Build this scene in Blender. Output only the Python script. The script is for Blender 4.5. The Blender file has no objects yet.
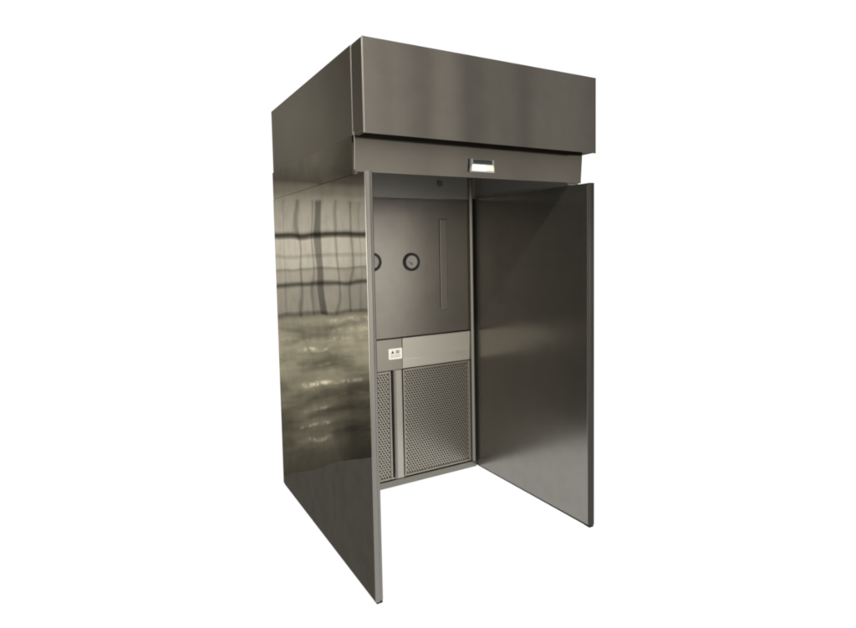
import bpy, bmesh, math, random
from mathutils import Vector, Matrix, noise

random.seed(4)
scene = bpy.context.scene
COL = scene.collection

# ------------------------------------------------------------------ sizes (metres)
W, D = 1.505, 1.526            # outer width and depth of the cabinet
HP = 2.10                      # top of the side panels
ZS, ZT = 2.291, 2.7206         # seam under the fan housing, top of it
DB = 1.05                      # inner back wall
YP = -0.1457                   # front edge of the side panels
TP = 0.039                     # panel thickness
XL = -0.0095                   # outer face, left panel
XR0, XR1 = 1.457, 1.436        # outer face, right panel (front, back)

# ------------------------------------------------------------------ node helpers
class NT:
    def __init__(s, tree):
        s.t = tree; s.n = tree.nodes; s.l = tree.links
        s.n.clear()
    def node(s, kind, **kw):
        n = s.n.new(kind)
        for k, v in kw.items(): setattr(n, k, v)
        return n
    def put(s, sock, v):
        if hasattr(v, 'links'): s.l.new(v, sock)
        else: sock.default_value = v
    def m(s, op, a, b=0.0, c=0.0):
        n = s.node('ShaderNodeMath', operation=op)
        s.put(n.inputs[0], a); s.put(n.inputs[1], b); s.put(n.inputs[2], c)
        return n.outputs[0]
    def step(s, x, a, b, lo=0.0, hi=1.0):
        if a > b: a, b, lo, hi = b, a, hi, lo
        n = s.node('ShaderNodeMapRange', interpolation_type='SMOOTHSTEP', clamp=True)
        s.put(n.inputs[0], x); n.inputs[1].default_value = a; n.inputs[2].default_value = b
        n.inputs[3].default_value = lo; n.inputs[4].default_value = hi
        return n.outputs[0]
    def ramp(s, x, stops, x0, x1, interp='LINEAR'):
        n = s.node('ShaderNodeValToRGB'); cr = n.color_ramp; cr.interpolation = interp
        r = s.node('ShaderNodeMapRange', clamp=True)
        s.put(r.inputs[0], x); r.inputs[1].default_value = x0; r.inputs[2].default_value = x1
        s.l.new(r.outputs[0], n.inputs[0])
        stops = sorted(((p - x0) / (x1 - x0), c) for p, c in stops)
        while len(cr.elements) < len(stops): cr.elements.new(0.5)
        for e, (p, c) in zip(cr.elements, stops):
            e.position = p
        for e, (p, c) in zip(cr.elements, stops):
            e.color = (*c, 1) if isinstance(c, tuple) else (c, c, c, 1)
        return n.outputs[0]
    def mixc(s, f, a, b, blend='MIX'):
        n = s.node('ShaderNodeMix', data_type='RGBA', blend_type=blend)
        s.put(n.inputs[0], f)
        for sock, v in ((n.inputs[6], a), (n.inputs[7], b)):
            if hasattr(v, 'links'): s.l.new(v, sock)
            else: sock.default_value = (*v, 1)
        return n.outputs[2]
    def noise(s, vec, scale, detail=3.0, rough=0.5):
        n = s.node('ShaderNodeTexNoise'); s.put(n.inputs['Vector'], vec)
        n.inputs['Scale'].default_value = scale; n.inputs['Detail'].default_value = detail
        n.inputs['Roughness'].default_value = rough
        return n.outputs['Fac']
    def xyz(s, x, y, z):
        n = s.node('ShaderNodeCombineXYZ')
        for i, v in enumerate((x, y, z)): s.put(n.inputs[i], v)
        return n.outputs[0]

def mat(name):
    m = bpy.data.materials.new(name); m.use_nodes = True
    t = NT(m.node_tree); out = t.node('ShaderNodeOutputMaterial')
    return m, t, out

def steel(name, color, rough, grain='V', var=0.12, rvar=0.05, aniso=0.0, diffuse=0.0, bump=0.0, smudge=0.0):
    """rolled / brushed stainless sheet: stretched grain, slow mottling, faint smudges"""
    m, t, out = mat(name)
    tc = t.node('ShaderNodeTexCoord').outputs['Object']
    sep = t.node('ShaderNodeSeparateXYZ'); t.l.new(tc, sep.inputs[0])
    X, Y, Z = sep.outputs
    if grain == 'V': gv = t.xyz(t.m('MULTIPLY', X, 160), t.m('MULTIPLY', Y, 160), t.m('MULTIPLY', Z, 1.6))
    else:            gv = t.xyz(t.m('MULTIPLY', X, 1.6), t.m('MULTIPLY', Y, 1.6), t.m('MULTIPLY', Z, 160))
    g = t.noise(gv, 1.0, 4.0, 0.65)
    slow = t.noise(tc, 1.7, 4.0, 0.55)
    fine = t.noise(tc, 9.0, 5.0, 0.6)
    k = t.m('ADD', t.m('MULTIPLY', t.m('SUBTRACT', g, 0.5), var * 1.2), t.m('MULTIPLY', t.m('SUBTRACT', slow, 0.5), var * 1.6))
    k = t.m('ADD', k, 1.0)
    if smudge:
        k = t.m('MULTIPLY', k, t.step(fine, 0.30, 0.62, 1.0 - smudge, 1.0))
    c = t.mixc(1.0, color, t.xyz(k, k, k), 'MULTIPLY')
    r = t.m('ADD', rough, t.m('MULTIPLY', t.m('SUBTRACT', fine, 0.5), rvar))
    r = t.m('ADD', r, t.m('MULTIPLY', t.m('SUBTRACT', g, 0.5), rvar))
    b = t.node('ShaderNodeBsdfAnisotropic', distribution='GGX')
    t.put(b.inputs['Color'], c); t.put(b.inputs['Roughness'], t.m('MAXIMUM', r, 0.02))
    b.inputs['Anisotropy'].default_value = aniso
    if aniso:
        tg = t.node('ShaderNodeTangent', direction_type='RADIAL', axis='Z'); t.l.new(tg.outputs[0], b.inputs['Tangent'])
    if bump:
        bp = t.node('ShaderNodeBump'); bp.inputs['Strength'].default_value = bump; bp.inputs['Distance'].default_value = 0.0006
        t.l.new(g, bp.inputs['Height']); t.l.new(bp.outputs[0], b.inputs['Normal'])
    sh = b.outputs[0]
    if diffuse:
        dnode = t.node('ShaderNodeBsdfDiffuse'); dnode.inputs['Color'].default_value = (*[diffuse * q for q in (1, .95, .87)], 1)
        ad = t.node('ShaderNodeAddShader'); t.l.new(sh, ad.inputs[0]); t.l.new(dnode.outputs[0], ad.inputs[1]); sh = ad.outputs[0]
    t.l.new(sh, out.inputs[0])
    return m

def plain(name, color, rough=0.5, spec=0.5, emit=None, strength=0.0, var=0.1):
    m, t, out = mat(name)
    p = t.node('ShaderNodeBsdfPrincipled')
    tc = t.node('ShaderNodeTexCoord').outputs['Object']
    n = t.noise(tc, 60, 3)
    k = t.m('ADD', t.m('MULTIPLY', t.m('SUBTRACT', n, .5), var * 2), 1.0)
    t.put(p.inputs['Base Color'], t.mixc(1.0, color, t.xyz(k, k, k), 'MULTIPLY'))
    p.inputs['Roughness'].default_value = rough; p.inputs['Specular IOR Level'].default_value = spec
    if emit:
        p.inputs['Emission Color'].default_value = (*emit, 1); p.inputs['Emission Strength'].default_value = strength
    t.l.new(p.outputs[0], out.inputs[0])
    return m

M = {}
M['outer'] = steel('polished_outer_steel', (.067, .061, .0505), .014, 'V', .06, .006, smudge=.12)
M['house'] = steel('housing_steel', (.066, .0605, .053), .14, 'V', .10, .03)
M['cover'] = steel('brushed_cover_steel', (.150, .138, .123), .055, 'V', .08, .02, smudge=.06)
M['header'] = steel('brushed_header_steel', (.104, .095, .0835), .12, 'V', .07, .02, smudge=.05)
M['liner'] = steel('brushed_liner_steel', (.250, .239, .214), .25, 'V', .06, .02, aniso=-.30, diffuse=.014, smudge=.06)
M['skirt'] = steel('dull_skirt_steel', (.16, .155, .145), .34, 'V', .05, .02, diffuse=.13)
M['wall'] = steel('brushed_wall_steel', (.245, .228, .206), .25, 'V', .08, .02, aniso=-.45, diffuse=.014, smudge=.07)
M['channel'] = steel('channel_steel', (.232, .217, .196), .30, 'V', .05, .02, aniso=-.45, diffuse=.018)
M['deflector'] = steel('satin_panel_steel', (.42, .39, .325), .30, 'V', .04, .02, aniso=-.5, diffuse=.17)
M['access'] = steel('darker_panel_steel', (.25, .232, .196), .28, 'V', .05, .02, aniso=-.4, diffuse=.07)  # darker base colour than the panel above the wide grille
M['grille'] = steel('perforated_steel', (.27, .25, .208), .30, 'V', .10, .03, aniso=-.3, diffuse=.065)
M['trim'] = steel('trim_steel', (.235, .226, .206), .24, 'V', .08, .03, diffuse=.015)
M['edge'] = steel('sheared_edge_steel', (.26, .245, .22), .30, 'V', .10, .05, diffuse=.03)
M['lip'] = steel('folded_lip_steel', (.058, .055, .048), .24, 'V', .08, .03, diffuse=.004)
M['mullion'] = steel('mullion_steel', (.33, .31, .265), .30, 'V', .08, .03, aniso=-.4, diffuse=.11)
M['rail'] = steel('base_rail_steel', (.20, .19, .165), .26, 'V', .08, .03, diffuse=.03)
M['dark'] = plain('dark_grille_backing', (.022, .021, .018), .8, .2)
M['rubber_and_gap'] = plain('black_rubber_and_gap_shade', (.012, .011, .010), .6, .3)  # rubber feet, and the painted shade of the gap under the panels
M['ring'] = plain('black_gauge_bezel', (.010, .010, .010), .35, .5)
M['dial'] = plain('gauge_dial', (.50, .48, .44), .35, .5, var=.03)
M['white'] = plain('white_label', (.86, .84, .77), .45, .4, var=.03)
M['ink'] = plain('black_ink', (.03, .03, .03), .5, .3)
M['greyink'] = plain('grey_ink', (.34, .33, .30), .5, .3)
M['screen'] = plain('lit_white_screen', (.5, .5, .48), .3, .5, (1, 1, .97), .74, var=.02)
M['green'] = plain('lit_yellow_green_screen', (.45, .46, .33), .3, .5, (.93, .97, .62), .58, var=.02)
M['bezel'] = plain('display_bezel', (.022, .023, .028), .4, .5)
M['port'] = plain('port_disc', (.08, .077, .071), .5, .4)
M['silver'] = plain('display_frame', (.30, .30, .28), .4, .5)
M['filter'] = plain('filter_cloth', (.05, .05, .046), .9, .1)

# ------------------------------------------------------------------ mesh helpers
def box(bm, x0, x1, y0, y1, z0, z1):
    v = [bm.verts.new(p) for p in ((x0,y0,z0),(x1,y0,z0),(x1,y1,z0),(x0,y1,z0),(x0,y0,z1),(x1,y0,z1),(x1,y1,z1),(x0,y1,z1))]
    for f in ((0,3,2,1),(4,5,6,7),(0,1,5,4),(1,2,6,5),(2,3,7,6),(3,0,4,7)): bm.faces.new([v[i] for i in f])
    return v

def prism_z(bm, pts, z0, z1):
    a = [bm.verts.new((x, y, z0)) for x, y in pts]; b = [bm.verts.new((x, y, z1)) for x, y in pts]
    n = len(pts)
    for i in range(n): bm.faces.new((a[i], a[(i+1) % n], b[(i+1) % n], b[i]))
    bm.faces.new(a[::-1]); bm.faces.new(b)

def link(name, bm, material, parent=None, bevel=0.0, smooth=False, segs=2):
    bmesh.ops.recalc_face_normals(bm, faces=bm.faces)
    me = bpy.data.meshes.new(name); bm.to_mesh(me); bm.free()
    o = bpy.data.objects.new(name, me); COL.objects.link(o)
    for mm in (material if isinstance(material, (list, tuple)) else [material]): me.materials.append(mm)
    if parent: o.parent = parent
    if smooth:
        for p in me.polygons: p.use_smooth = True
    if bevel:
        b = o.modifiers.new('bevel', 'BEVEL'); b.width = bevel; b.segments = segs; b.limit_method = 'ANGLE'; b.harden_normals = False
    return o

def B(name, material, parent, *dims, bevel=0.0015):
    bm = bmesh.new()
    if isinstance(dims[0], (tuple, list)):
        for d in dims: box(bm, *d)
    else: box(bm, *dims)
    return link(name, bm, material, parent, bevel)

def sheet(name, material, parent, origin, du, dv, nrm, thick, nu, nv, amp, seed, scale=(2.2, 2.2), bow=0.0):
    """a sheet-metal slab whose front skin is very slightly buckled, as large thin sheets are"""
    o, du, dv, nrm = Vector(origin), Vector(du), Vector(dv), Vector(nrm).normalized()
    bm = bmesh.new(); g = []
    for i in range(nu + 1):
        row = []
        for j in range(nv + 1):
            u, v = i / nu, j / nv
            p = o + du * u + dv * v
            s = noise.noise(Vector((u * du.length * scale[0] + seed, v * dv.length * scale[1] - seed, seed * .37)))
            s += .45 * noise.noise(Vector((u * du.length * scale[0] * 2.3 - seed, v * dv.length * scale[1] * 2.1 + seed, 7.7)))
            e = min(1, 6 * min(u, 1 - u)) * min(1, 9 * min(v, 1 - v))
            p += nrm * (s * amp + bow * (4 * u * (1 - u)) ) * e
            row.append(bm.verts.new(p))
        g.append(row)
    for i in range(nu):
        for j in range(nv):
            f = bm.faces.new((g[i][j], g[i+1][j], g[i+1][j+1], g[i][j+1])); f.smooth = True
    # back and edges
    c = [o, o + du, o + du + dv, o + dv]
    bk = [bm.verts.new(p - nrm * thick) for p in c]
    bm.faces.new(bk[::-1])
    fr = [bm.verts.new(p) for p in c]
    for k in range(4): bm.faces.new((fr[k], bk[k], bk[(k+1) % 4], fr[(k+1) % 4]))
    # orient skin
    bm.normal_update()
    me = bpy.data.meshes.new(name)
    for f in bm.faces:
        if f.smooth and f.normal.dot(nrm) < 0: f.normal_flip()
    bm.to_mesh(me); bm.free()
    ob = bpy.data.objects.new(name, me); COL.objects.link(ob); ob.parent = parent
    me.materials.append(material)
    return ob

# ------------------------------------------------------------------ the booth
booth = bpy.data.objects.new('clean_booth', None); COL.objects.link(booth)
booth['label'] = 'tall open-fronted stainless steel clean air booth with deep hooded top, standing on white floor'
booth['category'] = 'booth'

# left side panel -----------------------------------------------------
lp = sheet('side_panel', M['outer'], booth, (XL, D, .014), (0, YP + .012 - D, 0), (0, 0, HP - .0145), (-1, 0, 0), .012, 70, 90, .0007, 3.1, (2.0, 2.6), bow=.0)
lp['label'] = 'mirror-polished left side panel'
B('inner_skin', M['liner'], lp, XL + .0125, XL + TP - .001, YP + .012, DB + .02, .014, HP - .001)
def edge_trim(parent, x0, x1, yf):
    bm = bmesh.new()
    w = x1 - x0
    prism_z(bm, [(x0 - .0012, yf + .011), (x0 - .0012, yf + .002), (x0 + .002, yf), (x0 + w*.52, yf), (x0 + w*.60, yf + .0045), (x1 - .003, yf + .007), (x1 + .0012, yf + .011)], .012, HP + .001)
    return link('edge_trim', bm, M['trim'], parent, .0008)
edge_trim(lp, XL, XL + TP, YP)
B('foot', M['rubber_and_gap'], lp, XL + .004, XL + TP - .003, YP + .005, YP + .055, 0, .0115)
B('gap_shade', M['rubber_and_gap'], lp, XL + .003, XL + TP - .006, YP + .056, D - .01, .002, .0135)  # added black strip, paints the shadowed gap under the panel

# right side panel ----------------------------------------------------
rdir = Vector((XR1 - XR0, D - YP, 0))
inn0 = Vector((XR0 - TP, YP + .012, .016)); inn1 = Vector((XR1 - TP, DB + .02, .016))
rp = sheet('side_panel', M['liner'], booth, inn0, inn1 - inn0, (0, 0, HP - .016), (-1, 0, 0), .012, 50, 70, .0006, 8.4, (1.6, 1.8))
rp['label'] = 'right side panel with brushed inner face'
bm = bmesh.new(); prism_z(bm, [(XR0 - TP + .0135, YP + .012), (XR0, YP + .012), (XR1, D), (XR1 - TP + .0135, D)], .016, HP - .001)
link('outer_skin', bm, M['outer'], rp, .001)
bm = bmesh.new()
prism_z(bm, [(XR0 + .001, YP + .011), (XR0 + .001, YP + .002), (XR0 - .002, YP), (XR0 - TP * .62, YP), (XR0 - TP * .68, YP + .004), (XR0 - TP + .002, YP + .006), (XR0 - TP - .0015, YP + .011)], .014, HP + .001)
link('edge_trim', bm, M['lip'], rp, .0008)
bm = bmesh.new(); box(bm, XR0 - TP - .003, XR0 - TP - .0005, YP + .0125, YP + .022, .03, HP - .01)
link('edge_bead', bm, M['edge'], rp, .0008)
B('foot', M['rubber_and_gap'], rp, XR0 - TP + .002, XR0 - .002, YP + .003, YP + .05, 0, .0135)
bm = bmesh.new(); prism_z(bm, [(XR0 - TP + .003, YP + .051), (XR0 - .004, YP + .051), (XR1 - .004, D - .01), (XR1 - TP + .003, D - .01)], .002, .0155)
link('gap_shade', bm, M['rubber_and_gap'], rp)  # black strip again painting the shadow along the panel's bottom edge

# skirt between the side panels and the fan housing --------------------
sk = sheet('housing_skirt', M['outer'], booth, (-.0085, D, HP + .002), (0, .012 - D, 0), (0, 0, ZS - HP - .005), (-1, 0, 0), .012, 30, 8, .0004, 5.3)
B('skirt_wall', M['skirt'], sk, W - .088, W - .0005, .034, D, HP + .004, ZS - .003)
B('skirt_back', M['skirt'], sk, .0285, W - .0885, DB + .006, DB + .03, HP - .002, ZS + .1, bevel=0)
B('skirt_liner', M['skirt'], sk, .0125, .028, .034, DB, HP + .004, ZS - .003)

# fan housing -----------------------------------------------------------
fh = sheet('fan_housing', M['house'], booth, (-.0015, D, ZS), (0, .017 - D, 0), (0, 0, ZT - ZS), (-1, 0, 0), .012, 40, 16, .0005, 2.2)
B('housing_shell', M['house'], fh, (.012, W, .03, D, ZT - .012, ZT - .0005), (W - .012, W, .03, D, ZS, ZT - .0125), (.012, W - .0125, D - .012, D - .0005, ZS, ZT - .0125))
B('corner_bead', M['edge'], fh, -.003, .004, .0105, .0165, ZS + .002, ZT - .001, bevel=.001)
B('front_plate', M['house'], fh, .006, W - .004, .006, .0295, ZS + .045, ZT - .006)

# front cover: a folded tray hung in front of the housing ----------------
ZCB, YC = 2.280, -.1187
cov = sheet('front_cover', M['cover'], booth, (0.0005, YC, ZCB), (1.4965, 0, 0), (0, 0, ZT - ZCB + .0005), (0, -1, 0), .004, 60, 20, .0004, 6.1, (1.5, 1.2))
B('cover_edge', M['edge'], cov, -.0015, .0072, YC - .0012, YC + .0048, ZCB + .001, ZT - .0005, bevel=.0015)
B('cover_return', M['house'], cov, (.0002, .006, YC + .005, .0035, ZCB + .008, ZT - .001), (1.491, 1.4968, YC + .005, .0035, ZCB + .008, ZT - .001),
  (.0065, 1.4905, YC + .0045, .0035, ZCB + .003, ZCB + .012), (.0065, 1.4905, YC + .0045, .0035, ZT - .008, ZT - .0015))

# header panel with display ------------------------------------------------
ZH = 2.1163
hd = sheet('header_panel', M['header'], booth, (.0, .014, ZH), (W, 0, 0), (0, -.0165, .215), (0, -1, -.077), .0055, 60, 10, .0004, 9.4, (1.5, 1.5))
bm = bmesh.new()
for v in box(bm, -.001, .0045, -.0012, .0075, ZH + .002, ZH + .19): v.co.y += .014 * (1 - (v.co.z - ZH) / .19)
link('header_edge', bm, M['edge'], hd, .001)
B('header_return', M['lip'], hd, (.0046, W, .0206, .030, ZH + .0005, ZH + .006), (W - .006, W - .0005, .0216, .029, ZH + .0065, ZH + .16))

disp = B('control_display', M['silver'], booth, .673, .831, -.0075, .0105, 2.146, 2.217, bevel=.002)
B('dark_window', M['bezel'], disp, .688, .814, -.0095, -.0078, 2.191, 2.2135, bevel=.0008)
B('lit_screen', M['screen'], disp, .682, .775, -.0105, -.0079, 2.1525, 2.186, bevel=.0008)
B('status_screen', M['green'], disp, .7755, .822, -.0105, -.0079, 2.1555, 2.186, bevel=.0008)

# ceiling filter ------------------------------------------------------------
ceil = B('filter_screen', M['filter'], booth, .03, W - .066, .035, DB, 2.335, 2.35)
B('filter_rib', M['lip'], ceil, *[(x, x + .03, .036, DB - .001, 2.322, 2.3345) for x in (.36, .72, 1.08)])

# back wall -------------------------------------------------------------------
XI0, XI1 = XL + TP, XR1 - TP - .002
bw = sheet('back_wall', M['wall'], booth, (XI0, DB + .012, 1.088), (XI1 - XI0, 0, 0), (0, 0, HP - 1.088 - .004), (0, -1, 0), .012, 50, 40, .0006, 1.3, (1.4, 1.8))
B('return_duct', M['house'], bw, XI0, XI1, DB + .10, D - .013, .012, HP)
# gauges
def gauge(x, z, ang):
    yb = DB + .011
    bm = bmesh.new(); n = 48
    prof = [(.0655, 0), (.0665, .008), (.0655, .013), (.062, .015), (.0500, .0145), (.0470, .011), (.0465, .006)]
    rings = [[bm.verts.new((x + r * math.cos(2*math.pi*i/n), yb - h, z + r * math.sin(2*math.pi*i/n))) for i in range(n)] for r, h in prof]
    for a, b in zip(rings, rings[1:]):
        for i in range(n): bm.faces.new((a[i], a[(i+1) % n], b[(i+1) % n], b[i]))
    g = link('pressure_gauge', bm, M['ring'], booth, smooth=True)
    bm = bmesh.new(); bmesh.ops.create_circle(bm, cap_ends=True, segments=48, radius=.0470, matrix=Matrix.Translation((x, yb - .008, z)) @ Matrix.Rotation(math.pi/2, 4, 'X'))
    d = link('dial', bm, M['dial'], g)
    bm = bmesh.new()
    c, s = math.cos(ang), math.sin(ang)
    pts = [(-.012, -.0028), (-.012, .0028), (.036, .0009), (.036, -.0009)]
    for yy in (yb - .0105, yb - .0095):
        pass
    va = [bm.verts.new((x + u*c - v*s, yb - .0108, z - .014 + u*s + v*c)) for u, v in pts]
    vb = [bm.verts.new((x + u*c - v*s, yb - .0096, z - .014 + u*s + v*c)) for u, v in pts]
    bm.faces.new(va); bm.faces.new(vb[::-1])
    for i in range(4): bm.faces.new((va[i], va[(i+1) % 4], vb[(i+1) % 4], vb[i]))
    link('needle', bm, M['ink'], g)
    bm = bmesh.new()
    for i in range(11):                                     # graduation ticks
        a = math.radians(200 - i * 22); ca, sa = math.cos(a), math.sin(a)
        q = [(.038, -.0007), (.038, .0007), (.044, .0007), (.044, -.0007)]
        bm.faces.new([bm.verts.new((x + r*ca - t*sa, yb - .0086, z - .004 + r*sa + t*ca)) for r, t in q])
    link('scale_marks', bm, M['greyink'], g)
    bm = bmesh.new()
    bmesh.ops.create_cone(bm, cap_ends=True, segments=20, radius1=.010, radius2=.008, depth=.006, matrix=Matrix.Translation((x - .002, yb - .0142, z - .014)) @ Matrix.Rotation(math.pi/2, 4, 'X'))
    link('hub', bm, M['greyink'], g, smooth=False)
    return g
gauge(.856, 1.632, math.radians(148))['label'] = 'round gauge fully in view'
gauge(.548, 1.640, math.radians(150))['label'] = 'round gauge half hidden by the left panel'

# raised vertical channel with rounded foot
bm = bmesh.new()
cx, hw, z0, z1 = 1.128, .0315, 1.262, 1.945
pts = [(cx - hw, z1), (cx - hw, z0 + hw)] + [(cx - hw * math.cos(a), z0 + hw - hw * math.sin(a)) for a in [math.pi * k / 12 for k in range(1, 12)]] + [(cx + hw, z0 + hw), (cx + hw, z1)]
f = [bm.verts.new((x, DB + .000, z)) for x, z in pts]; bk = [bm.verts.new((x, DB + .0112, z)) for x, z in pts]
bm.faces.new(f); n = len(pts)
for i in range(n): bm.faces.new((f[i], bk[i], bk[(i+1) % n], f[(i+1) % n]))
link('cable_channel', bm, M['channel'], booth, .005, segs=3)

# sampling port near the top
bm = bmesh.new()
bmesh.ops.create_cone(bm, cap_ends=True, segments=24, radius1=.026, radius2=.024, depth=.016, matrix=Matrix.Translation((1.105, DB + .004, 2.205)) @ Matrix.Rotation(math.pi/2, 4, 'X'))
link('sampling_port', bm, M['port'], booth, .002)

# return-air section ---------------------------------------------------------
Z1, Z2 = .858, 1.083
bm = bmesh.new(); x0, x1 = .764, XI1 - .045
box(bm, x0, x1, DB - .004, DB + .008, Z1, Z2)
for v in bm.verts:
    if v.co.z < (Z1 + Z2) / 2 and v.co.y < DB: v.co.y += .009
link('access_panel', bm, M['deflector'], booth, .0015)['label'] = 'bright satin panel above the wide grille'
B('access_panel', M['access'], booth, XI0 + .002, .758, DB - .004, DB + .008, Z1, Z2)['label'] = 'darker panel carrying the white label'
B('panel_ledge', M['lip'], booth, XI0 + .001, XI1 - .04, DB - .009, DB + .011, Z2 + .0005, Z2 + .0045, bevel=.001)
mu = B('mullion', M['mullion'], booth, .684, .751, DB - .008, DB + .02, .05, Z1 - .003, bevel=.004)
B('cover_strip', M['trim'], mu, .6865, .7005, DB - .0125, DB - .0085, .056, Z1 - .008, bevel=.002)
B('base_rail', M['rail'], booth, XI0 + .001, XI1 - .002, DB - .012, DB + .02, .0, .048, bevel=.003)
B('dark_backing', M['dark'], booth, XI0 + .002, XI1 - .04, DB + .035, DB + .045, .05, Z1 + .04)  # near-black sheet added as the shade behind the grille holes

def grille(x0, x1, z0, z1, px=.0205, label=''):
    """perforated sheet with real staggered holes, in a folded frame"""
    fr = .014
    ax0, ax1, az0, az1 = x0 + fr, x1 - fr, z0 + fr, z1 - fr
    nc = int(round((ax1 - ax0) / px)); cw = (ax1 - ax0) / nc
    nr = int(round((az1 - az0) / (cw * .86))); ch = (az1 - az0) / nr
    bm = bmesh.new(); y = DB + .006
    def vert(x, z): return bm.verts.new((x, y, z))
    K = 8
    for r in range(nr):
        zc = az0 + (r + .5) * ch
        off = .5 * cw if r % 2 else 0.0
        if off:
            for xa, xb in ((ax0, ax0 + off), (ax1 - off, ax1)):
                bm.faces.new((vert(xa, zc - ch/2), vert(xb, zc - ch/2), vert(xb, zc + ch/2), vert(xa, zc + ch/2)))
        for c in range(nc - (1 if off else 0)):
            xc = ax0 + off + (c + .5) * cw
            sq, ho, hb = [], [], []
            for k in range(K):
                a = math.pi / 4 * k
                ux, uz = math.cos(a), math.sin(a); mx = max(abs(ux), abs(uz))
                sq.append(vert(xc + ux / mx * cw / 2, zc + uz / mx * ch / 2))
                # slightly slanted oval punch
                hx, hz = ux * cw * .29, uz * ch * .41
                ho.append(vert(xc + hx - hz * .45, zc + hz)); hb.append(bm.verts.new((xc + hx - hz * .45, y + .0018, zc + hz)))
            for k in range(K):
                j = (k + 1) % K
                bm.faces.new((sq[k], sq[j], ho[j], ho[k]))
                bm.faces.new((ho[k], ho[j], hb[j], hb[k]))
    me = bpy.data.meshes.new('perforated_grille'); bm.to_mesh(me); bm.free(); me.materials.append(M['grille'])
    g = bpy.data.objects.new('perforated_grille', me); COL.objects.link(g); g.parent = booth
    if label: g['label'] = label
    B('frame', M['grille'], g, (x0, x0 + fr, DB - .003, DB + .009, z0, z1), (x1 - fr, x1, DB - .003, DB + .009, z0, z1),
      (x0 + fr + .0002, x1 - fr - .0002, DB - .0025, DB + .009, z0, z0 + fr), (x0 + fr + .0002, x1 - fr - .0002, DB - .0025, DB + .009, z1 - fr, z1), bevel=.002)
    return g
grille(.762, XI1 - .048, .054, Z1 - .006, label='wide grille')
grille(XI0 + .002, .664, .054, Z1 - .006, label='grille mostly hidden by the left panel')

# corner post
bm = bmesh.new(); prism_z(bm, [(XI1 - .043, DB + .0), (XI1 - .040, DB - .014), (XI1 - .024, DB - .022), (XI1 - .016, DB - .022), (XI1 - .010, DB - .012), (XI1 - .002, DB - .002), (XI1 - .002, DB + .011), (XI1 - .043, DB + .011)], .05, ZS + .02)
link('corner_post', bm, M['rail'], booth, .002)

# label --------------------------------------------------------------------------
bm = bmesh.new(); lp_ = []
for cx_, cz_, a0 in ((.750, 1.007, 0), (.655, 1.007, 90), (.655, .943, 180), (.750, .943, 270)):
    lp_ += [(cx_ + .007 * math.cos(math.radians(a0 + k * 18)), cz_ + .007 * math.sin(math.radians(a0 + k * 18))) for k in range(6)]
fa_ = [bm.verts.new((x, DB - .0062, z)) for x, z in lp_]; fb_ = [bm.verts.new((x, DB - .0045, z)) for x, z in lp_]
bm.faces.new(fa_); bm.faces.new(fb_[::-1])
for k in range(len(lp_)): bm.faces.new((fa_[k], fb_[k], fb_[(k + 1) % len(lp_)], fa_[(k + 1) % len(lp_)]))
lb = link('warning_label', bm, M['white'], booth)
yl = DB - .0066
def flat(name, m, polys):
    bm = bmesh.new()
    for p in polys: bm.faces.new([bm.verts.new((x, yl, z)) for x, z in p])
    return link(name, bm, m, lb)
R = lambda x0, x1, z0, z1: [(x0, z0), (x1, z0), (x1, z1), (x0, z1)]
flat('hazard_mark', M['ink'], [[(.668, .978), (.693, .978), (.685, .992), (.6805, 1.001), (.676, .992)]])
flat('grey_block', M['greyink'], [R(.705, .735, .976, 1.000)])
random.seed(9)
bars = []
for zr in (.963, .951):
    x = .664
    while x < .738:
        w = random.uniform(.004, .010); bars.append(R(x, min(x + w, .742), zr, zr + .006)); x += w + .0035
flat('small_print', M['greyink'], bars)

# ------------------------------------------------------------------ floor
m, t, out = mat('emissive_white_floor')
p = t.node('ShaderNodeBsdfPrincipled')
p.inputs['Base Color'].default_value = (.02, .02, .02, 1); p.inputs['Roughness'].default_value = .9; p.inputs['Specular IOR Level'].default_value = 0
p.inputs['Emission Color'].default_value = (1, 1, 1, 1); p.inputs['Emission Strength'].default_value = 1.0  # near-black floor glows white, so no contact shadow shows
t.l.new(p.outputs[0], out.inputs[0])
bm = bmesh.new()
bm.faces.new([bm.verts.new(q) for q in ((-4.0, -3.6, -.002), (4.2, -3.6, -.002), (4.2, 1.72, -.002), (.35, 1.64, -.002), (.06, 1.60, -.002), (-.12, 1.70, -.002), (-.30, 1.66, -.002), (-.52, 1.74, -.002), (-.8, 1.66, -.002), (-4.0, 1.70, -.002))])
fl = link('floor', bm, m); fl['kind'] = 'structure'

# ------------------------------------------------------------------ surroundings (world): white studio behind, workshop to the left and in front
w = bpy.data.worlds.new('World'); scene.world = w; w.use_nodes = True
t = NT(w.node_tree); out = t.node('ShaderNodeOutputWorld'); bg = t.node('ShaderNodeBackground')
dv = t.node('ShaderNodeTexCoord').outputs['Generated']
sp = t.node('ShaderNodeSeparateXYZ'); t.l.new(dv, sp.inputs[0]); X, Y, Z = sp.outputs
az = t.m('MULTIPLY', t.m('ARCTAN2', X, Y), 180 / math.pi)
el = t.m('MULTIPLY', t.m('ARCSINE', Z), 180 / math.pi)
Ys = t.m('MAXIMUM', Y, .08)
e = t.m('DIVIDE', Z, Ys); tt = t.m('DIVIDE', X, Ys)
wob = t.noise(t.xyz(t.m('MULTIPLY', tt, 9), t.m('MULTIPLY', e, 9), 0.3), 1.0, 2)
e2 = t.m('ADD', e, t.m('MULTIPLY', t.m('SUBTRACT', wob, .5), .012))
V = lambda v: -(v - 248) * .0018
def c(E, k=0.5):            # radiance/10, k: 0 neutral .. 1 warm
    return (E/10 * (1 + .03*k), E/10, E/10 * (1 - .22*k))
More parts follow.
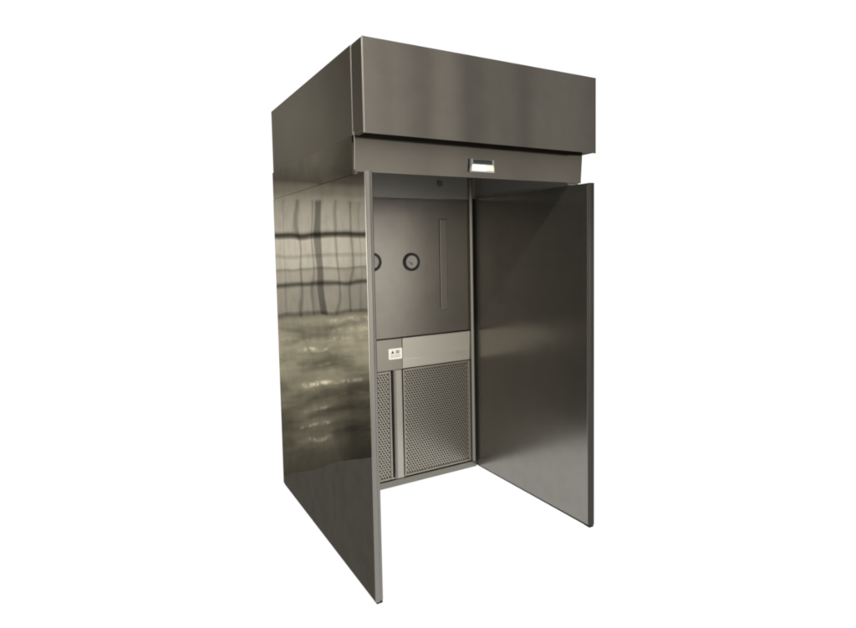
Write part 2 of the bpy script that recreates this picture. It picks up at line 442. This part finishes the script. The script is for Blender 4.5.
S = [(V(60), c(1.7)), (V(120), c(2.0)), (V(160), c(1.8)), (V(182), c(1.1)), (V(187), c(2.0)), (V(194), c(2.6)), (V(204), c(4.8, .25)), (V(214), c(5.9, .25)), (V(230), c(6.8, .2)),
     (V(232.8), c(1.0)), (V(236), c(1.0)), (V(238.5), c(8.6, .3)), (V(253.5), c(8.4, .2)), (V(255), c(4.2)), (V(257), c(8.6, .2)), (V(266.5), c(8.0, .2)), (V(268.2), c(3.6)),
     (V(270.5), c(6.4, .3)), (V(280.5), c(6.0, .3)), (V(282.7), c(1.1)), (V(284.6), c(1.1)), (V(287), c(5.2, .2)), (V(311), c(4.6, .3)), (V(314), c(1.7)), (V(320), c(4.2, .7)),
     (V(345), c(4.2, .8)), (V(366), c(3.5, .8)), (V(384), c(2.7, .8)), (V(405), c(2.1, .8)), (V(440), c(1.4, .7)), (V(480), c(.7, .6))]
band = t.ramp(e2, S, -.5, .4)
# uprights and sheet joints of the far wall
T = lambda u: -.26 - (u - 276) * .00192
wt = t.m('ADD', tt, t.m('MULTIPLY', t.m('SUBTRACT', t.noise(t.xyz(0.0, t.m('MULTIPLY', e, 14), 5.0), 1.0, 1), .5), .008))
band = t.mixc(t.m('MULTIPLY', t.step(e, V(186), V(170)), t.step(tt, T(310), T(352))), band, t.mixc(1.0, band, (.44, .43, .42), 'MULTIPLY'))
vs = [(T(250), .8)]
for u, hw_, k in ((283, .7, .8), (296.5, .8, .55), (310, .7, .62), (316.8, 3.6, .40), (333, .8, .6), (347, .9, .6), (358, .6, .8)):
    base = .95 if u < 340 else .8
    vs += [(T(u - hw_ - .8), base), (T(u - hw_), k * base), (T(u + hw_), k * base), (T(u + hw_ + .8), base)]
vs += [(T(380), .75)]
ver = t.ramp(wt, vs, T(384), T(246))
inwall = t.m('MULTIPLY', t.step(e, V(317), V(315)), t.step(e, V(198), V(202)))
band = t.mixc(inwall, band, t.mixc(1.0, band, ver, 'MULTIPLY'))
# stacked wrapped goods on the workshop floor: streaky highlights and dark shapes
st = t.noise(t.xyz(t.m('MULTIPLY', tt, 9), t.m('MULTIPLY', e, 30), 1.7), 1.0, 3, .55)
low = t.m('MULTIPLY', t.step(e, V(318), V(328)), t.step(e, V(470), V(440)))
band = t.mixc(t.m('MULTIPLY', low, .8), band, t.mixc(1.0, band, t.xyz(*[t.step(st, .28, .72, .42, 1.55)]*3), 'MULTIPLY'))
def rows(lst):
    q = [(V(312), 0.0)]
    for v, h, k in lst: q += [(V(v - h), 0.0), (V(v), k), (V(v + h), 0.0)]
    return t.ramp(e2, q, -.45, .0)
def win(ua, ub): return t.m('MULTIPLY', t.step(tt, T(ua - 5), T(ua + 4)), t.step(tt, T(ub + 5), T(ub - 4)))
sp1 = t.step(t.noise(t.xyz(t.m('MULTIPLY', tt, 95), t.m('MULTIPLY', e, 60), 3.3), 1.0, 3, .6), .44, .64)
ga = t.m('MULTIPLY', win(294, 322), rows([(343, 3, .30), (351, 4, .8), (368, 2, .2), (387, 3.5, 1.0), (413, 2.5, .3), (429, 2.5, .4), (444, 3, .45)]))
gb = t.m('MULTIPLY', win(326, 366), rows([(323, 4, .45), (334, 3, .25), (343, 4, .3), (388, 3, .45), (402, 3, .1)]))
gl = t.m('MULTIPLY', t.m('ADD', ga, gb), sp1)
gl2 = t.m('MULTIPLY', t.m('ADD', ga, gb), .14)
band = t.mixc(1.0, band, t.mixc(t.m('ADD', gl, gl2), (0, 0, 0), (.80, .77, .70)), 'ADD')
shade = t.m('MULTIPLY', t.step(e, V(370), V(420)), t.step(t.m('ADD', tt, t.m('MULTIPLY', t.m('SUBTRACT', wob, .5), .08)), T(325), T(350)))
band = t.mixc(t.m('MULTIPLY', shade, .55), band, (.01, .01, .008))
left = t.mixc(1.0, band, (10, 10, 10), 'MULTIPLY')
# made-up room in front and around, its bands shaped for the steel's reflections
fa = t.ramp(az, [(-180, .125), (-168, .13), (-140, .08), (-60, .07), (80, .07), (118, .07), (128, .062), (133, .064), (136, .076), (138.5, .112), (140.2, .070), (143, .094), (146.3, .080), (148.6, .142), (150.4, .092), (153, .134), (158, .146), (168, .14), (180, .125)], -180, 180)
fa = t.mixc(1.0, fa, (10.2, 9.9, 9.2), 'MULTIPLY')
nz = t.noise(t.xyz(t.m('MULTIPLY', az, .30), t.m('MULTIPLY', el, .012), 2.0), 1.0, 3)
fa = t.mixc(1.0, fa, t.xyz(*[t.step(nz, .30, .70, .88, 1.10)]*3), 'MULTIPLY')
fa = t.mixc(1.0, fa, t.xyz(*[t.step(t.m('ABSOLUTE', t.m('SUBTRACT', el, 4.3)), 1.4, 2.4, .22, 1.0)]*3), 'MULTIPLY')
fa = t.mixc(1.0, fa, t.xyz(*[t.step(el, 18, 42, 1.0, .40)]*3), 'MULTIPLY')
fa = t.mixc(1.0, fa, t.xyz(*[t.m('ADD', .92, t.m('MULTIPLY', t.step(t.m('ABSOLUTE', t.m('ADD', el, 1.5)), 7, 1), .62))]*3), 'MULTIPLY')
world = t.mixc(t.m('MULTIPLY', t.step(az, -46, -38), t.step(Y, .05, .12)), fa, left)
whitef = t.m('MULTIPLY', t.step(az, -13.2, -9.6), t.step(az, 95, 85))
world = t.mixc(whitef, world, (1.03, 1.03, 1.03))
t.l.new(world, bg.inputs[0]); bg.inputs[1].default_value = 1.0
t.l.new(bg.outputs[0], out.inputs[0])

# ------------------------------------------------------------------ workshop lamp, high in front of the booth
ld = bpy.data.lights.new('ceiling_lamp', 'AREA'); ld.shape = 'DISK'; ld.size = .18; ld.energy = 170; ld.color = (1, .95, .86)
lo = bpy.data.objects.new('ceiling_lamp', ld); COL.objects.link(lo); lo.location = (-.5, -2.3, 4.35)
lo.rotation_euler = (Vector((.9, .8, .9)) - Vector(lo.location)).to_track_quat('-Z', 'Y').to_euler()

# ------------------------------------------------------------------ camera
yaw, pitch, roll = math.radians(29.8684), math.radians(-3.8024), math.radians(-1.0605)
fw = Vector((math.sin(yaw) * math.cos(pitch), math.cos(yaw) * math.cos(pitch), math.sin(pitch)))
rt = Vector((math.cos(yaw), -math.sin(yaw), 0)); up = rt.cross(fw)
r2 = rt * math.cos(roll) + up * math.sin(roll); u2 = -rt * math.sin(roll) + up * math.cos(roll)
cd = bpy.data.cameras.new('camera'); cam = bpy.data.objects.new('camera', cd); COL.objects.link(cam)
mw = Matrix((r2, u2, -fw)).transposed().to_4x4(); mw.translation = Vector((-1.0692, -2.5971, 1.7457)); cam.matrix_world = mw
cd.sensor_width = 36; cd.lens = 565.7985 / 856 * 36
cd.shift_x = (428 - 432.5088) / 856; cd.shift_y = -(314 - 283.6165) / 856
cd.clip_end = 200; cd.clip_start = .05
scene.camera = cam

scene.view_settings.view_transform = 'Standard'; scene.view_settings.look = 'None'
scene.view_settings.exposure = 0; scene.view_settings.gamma = 1
scene.cycles.pixel_filter_type = 'BLACKMAN_HARRIS'; scene.cycles.filter_width = 2.1
scene.cycles.max_bounces = 14; scene.cycles.glossy_bounces = 10
scene.cycles.use_denoising = True
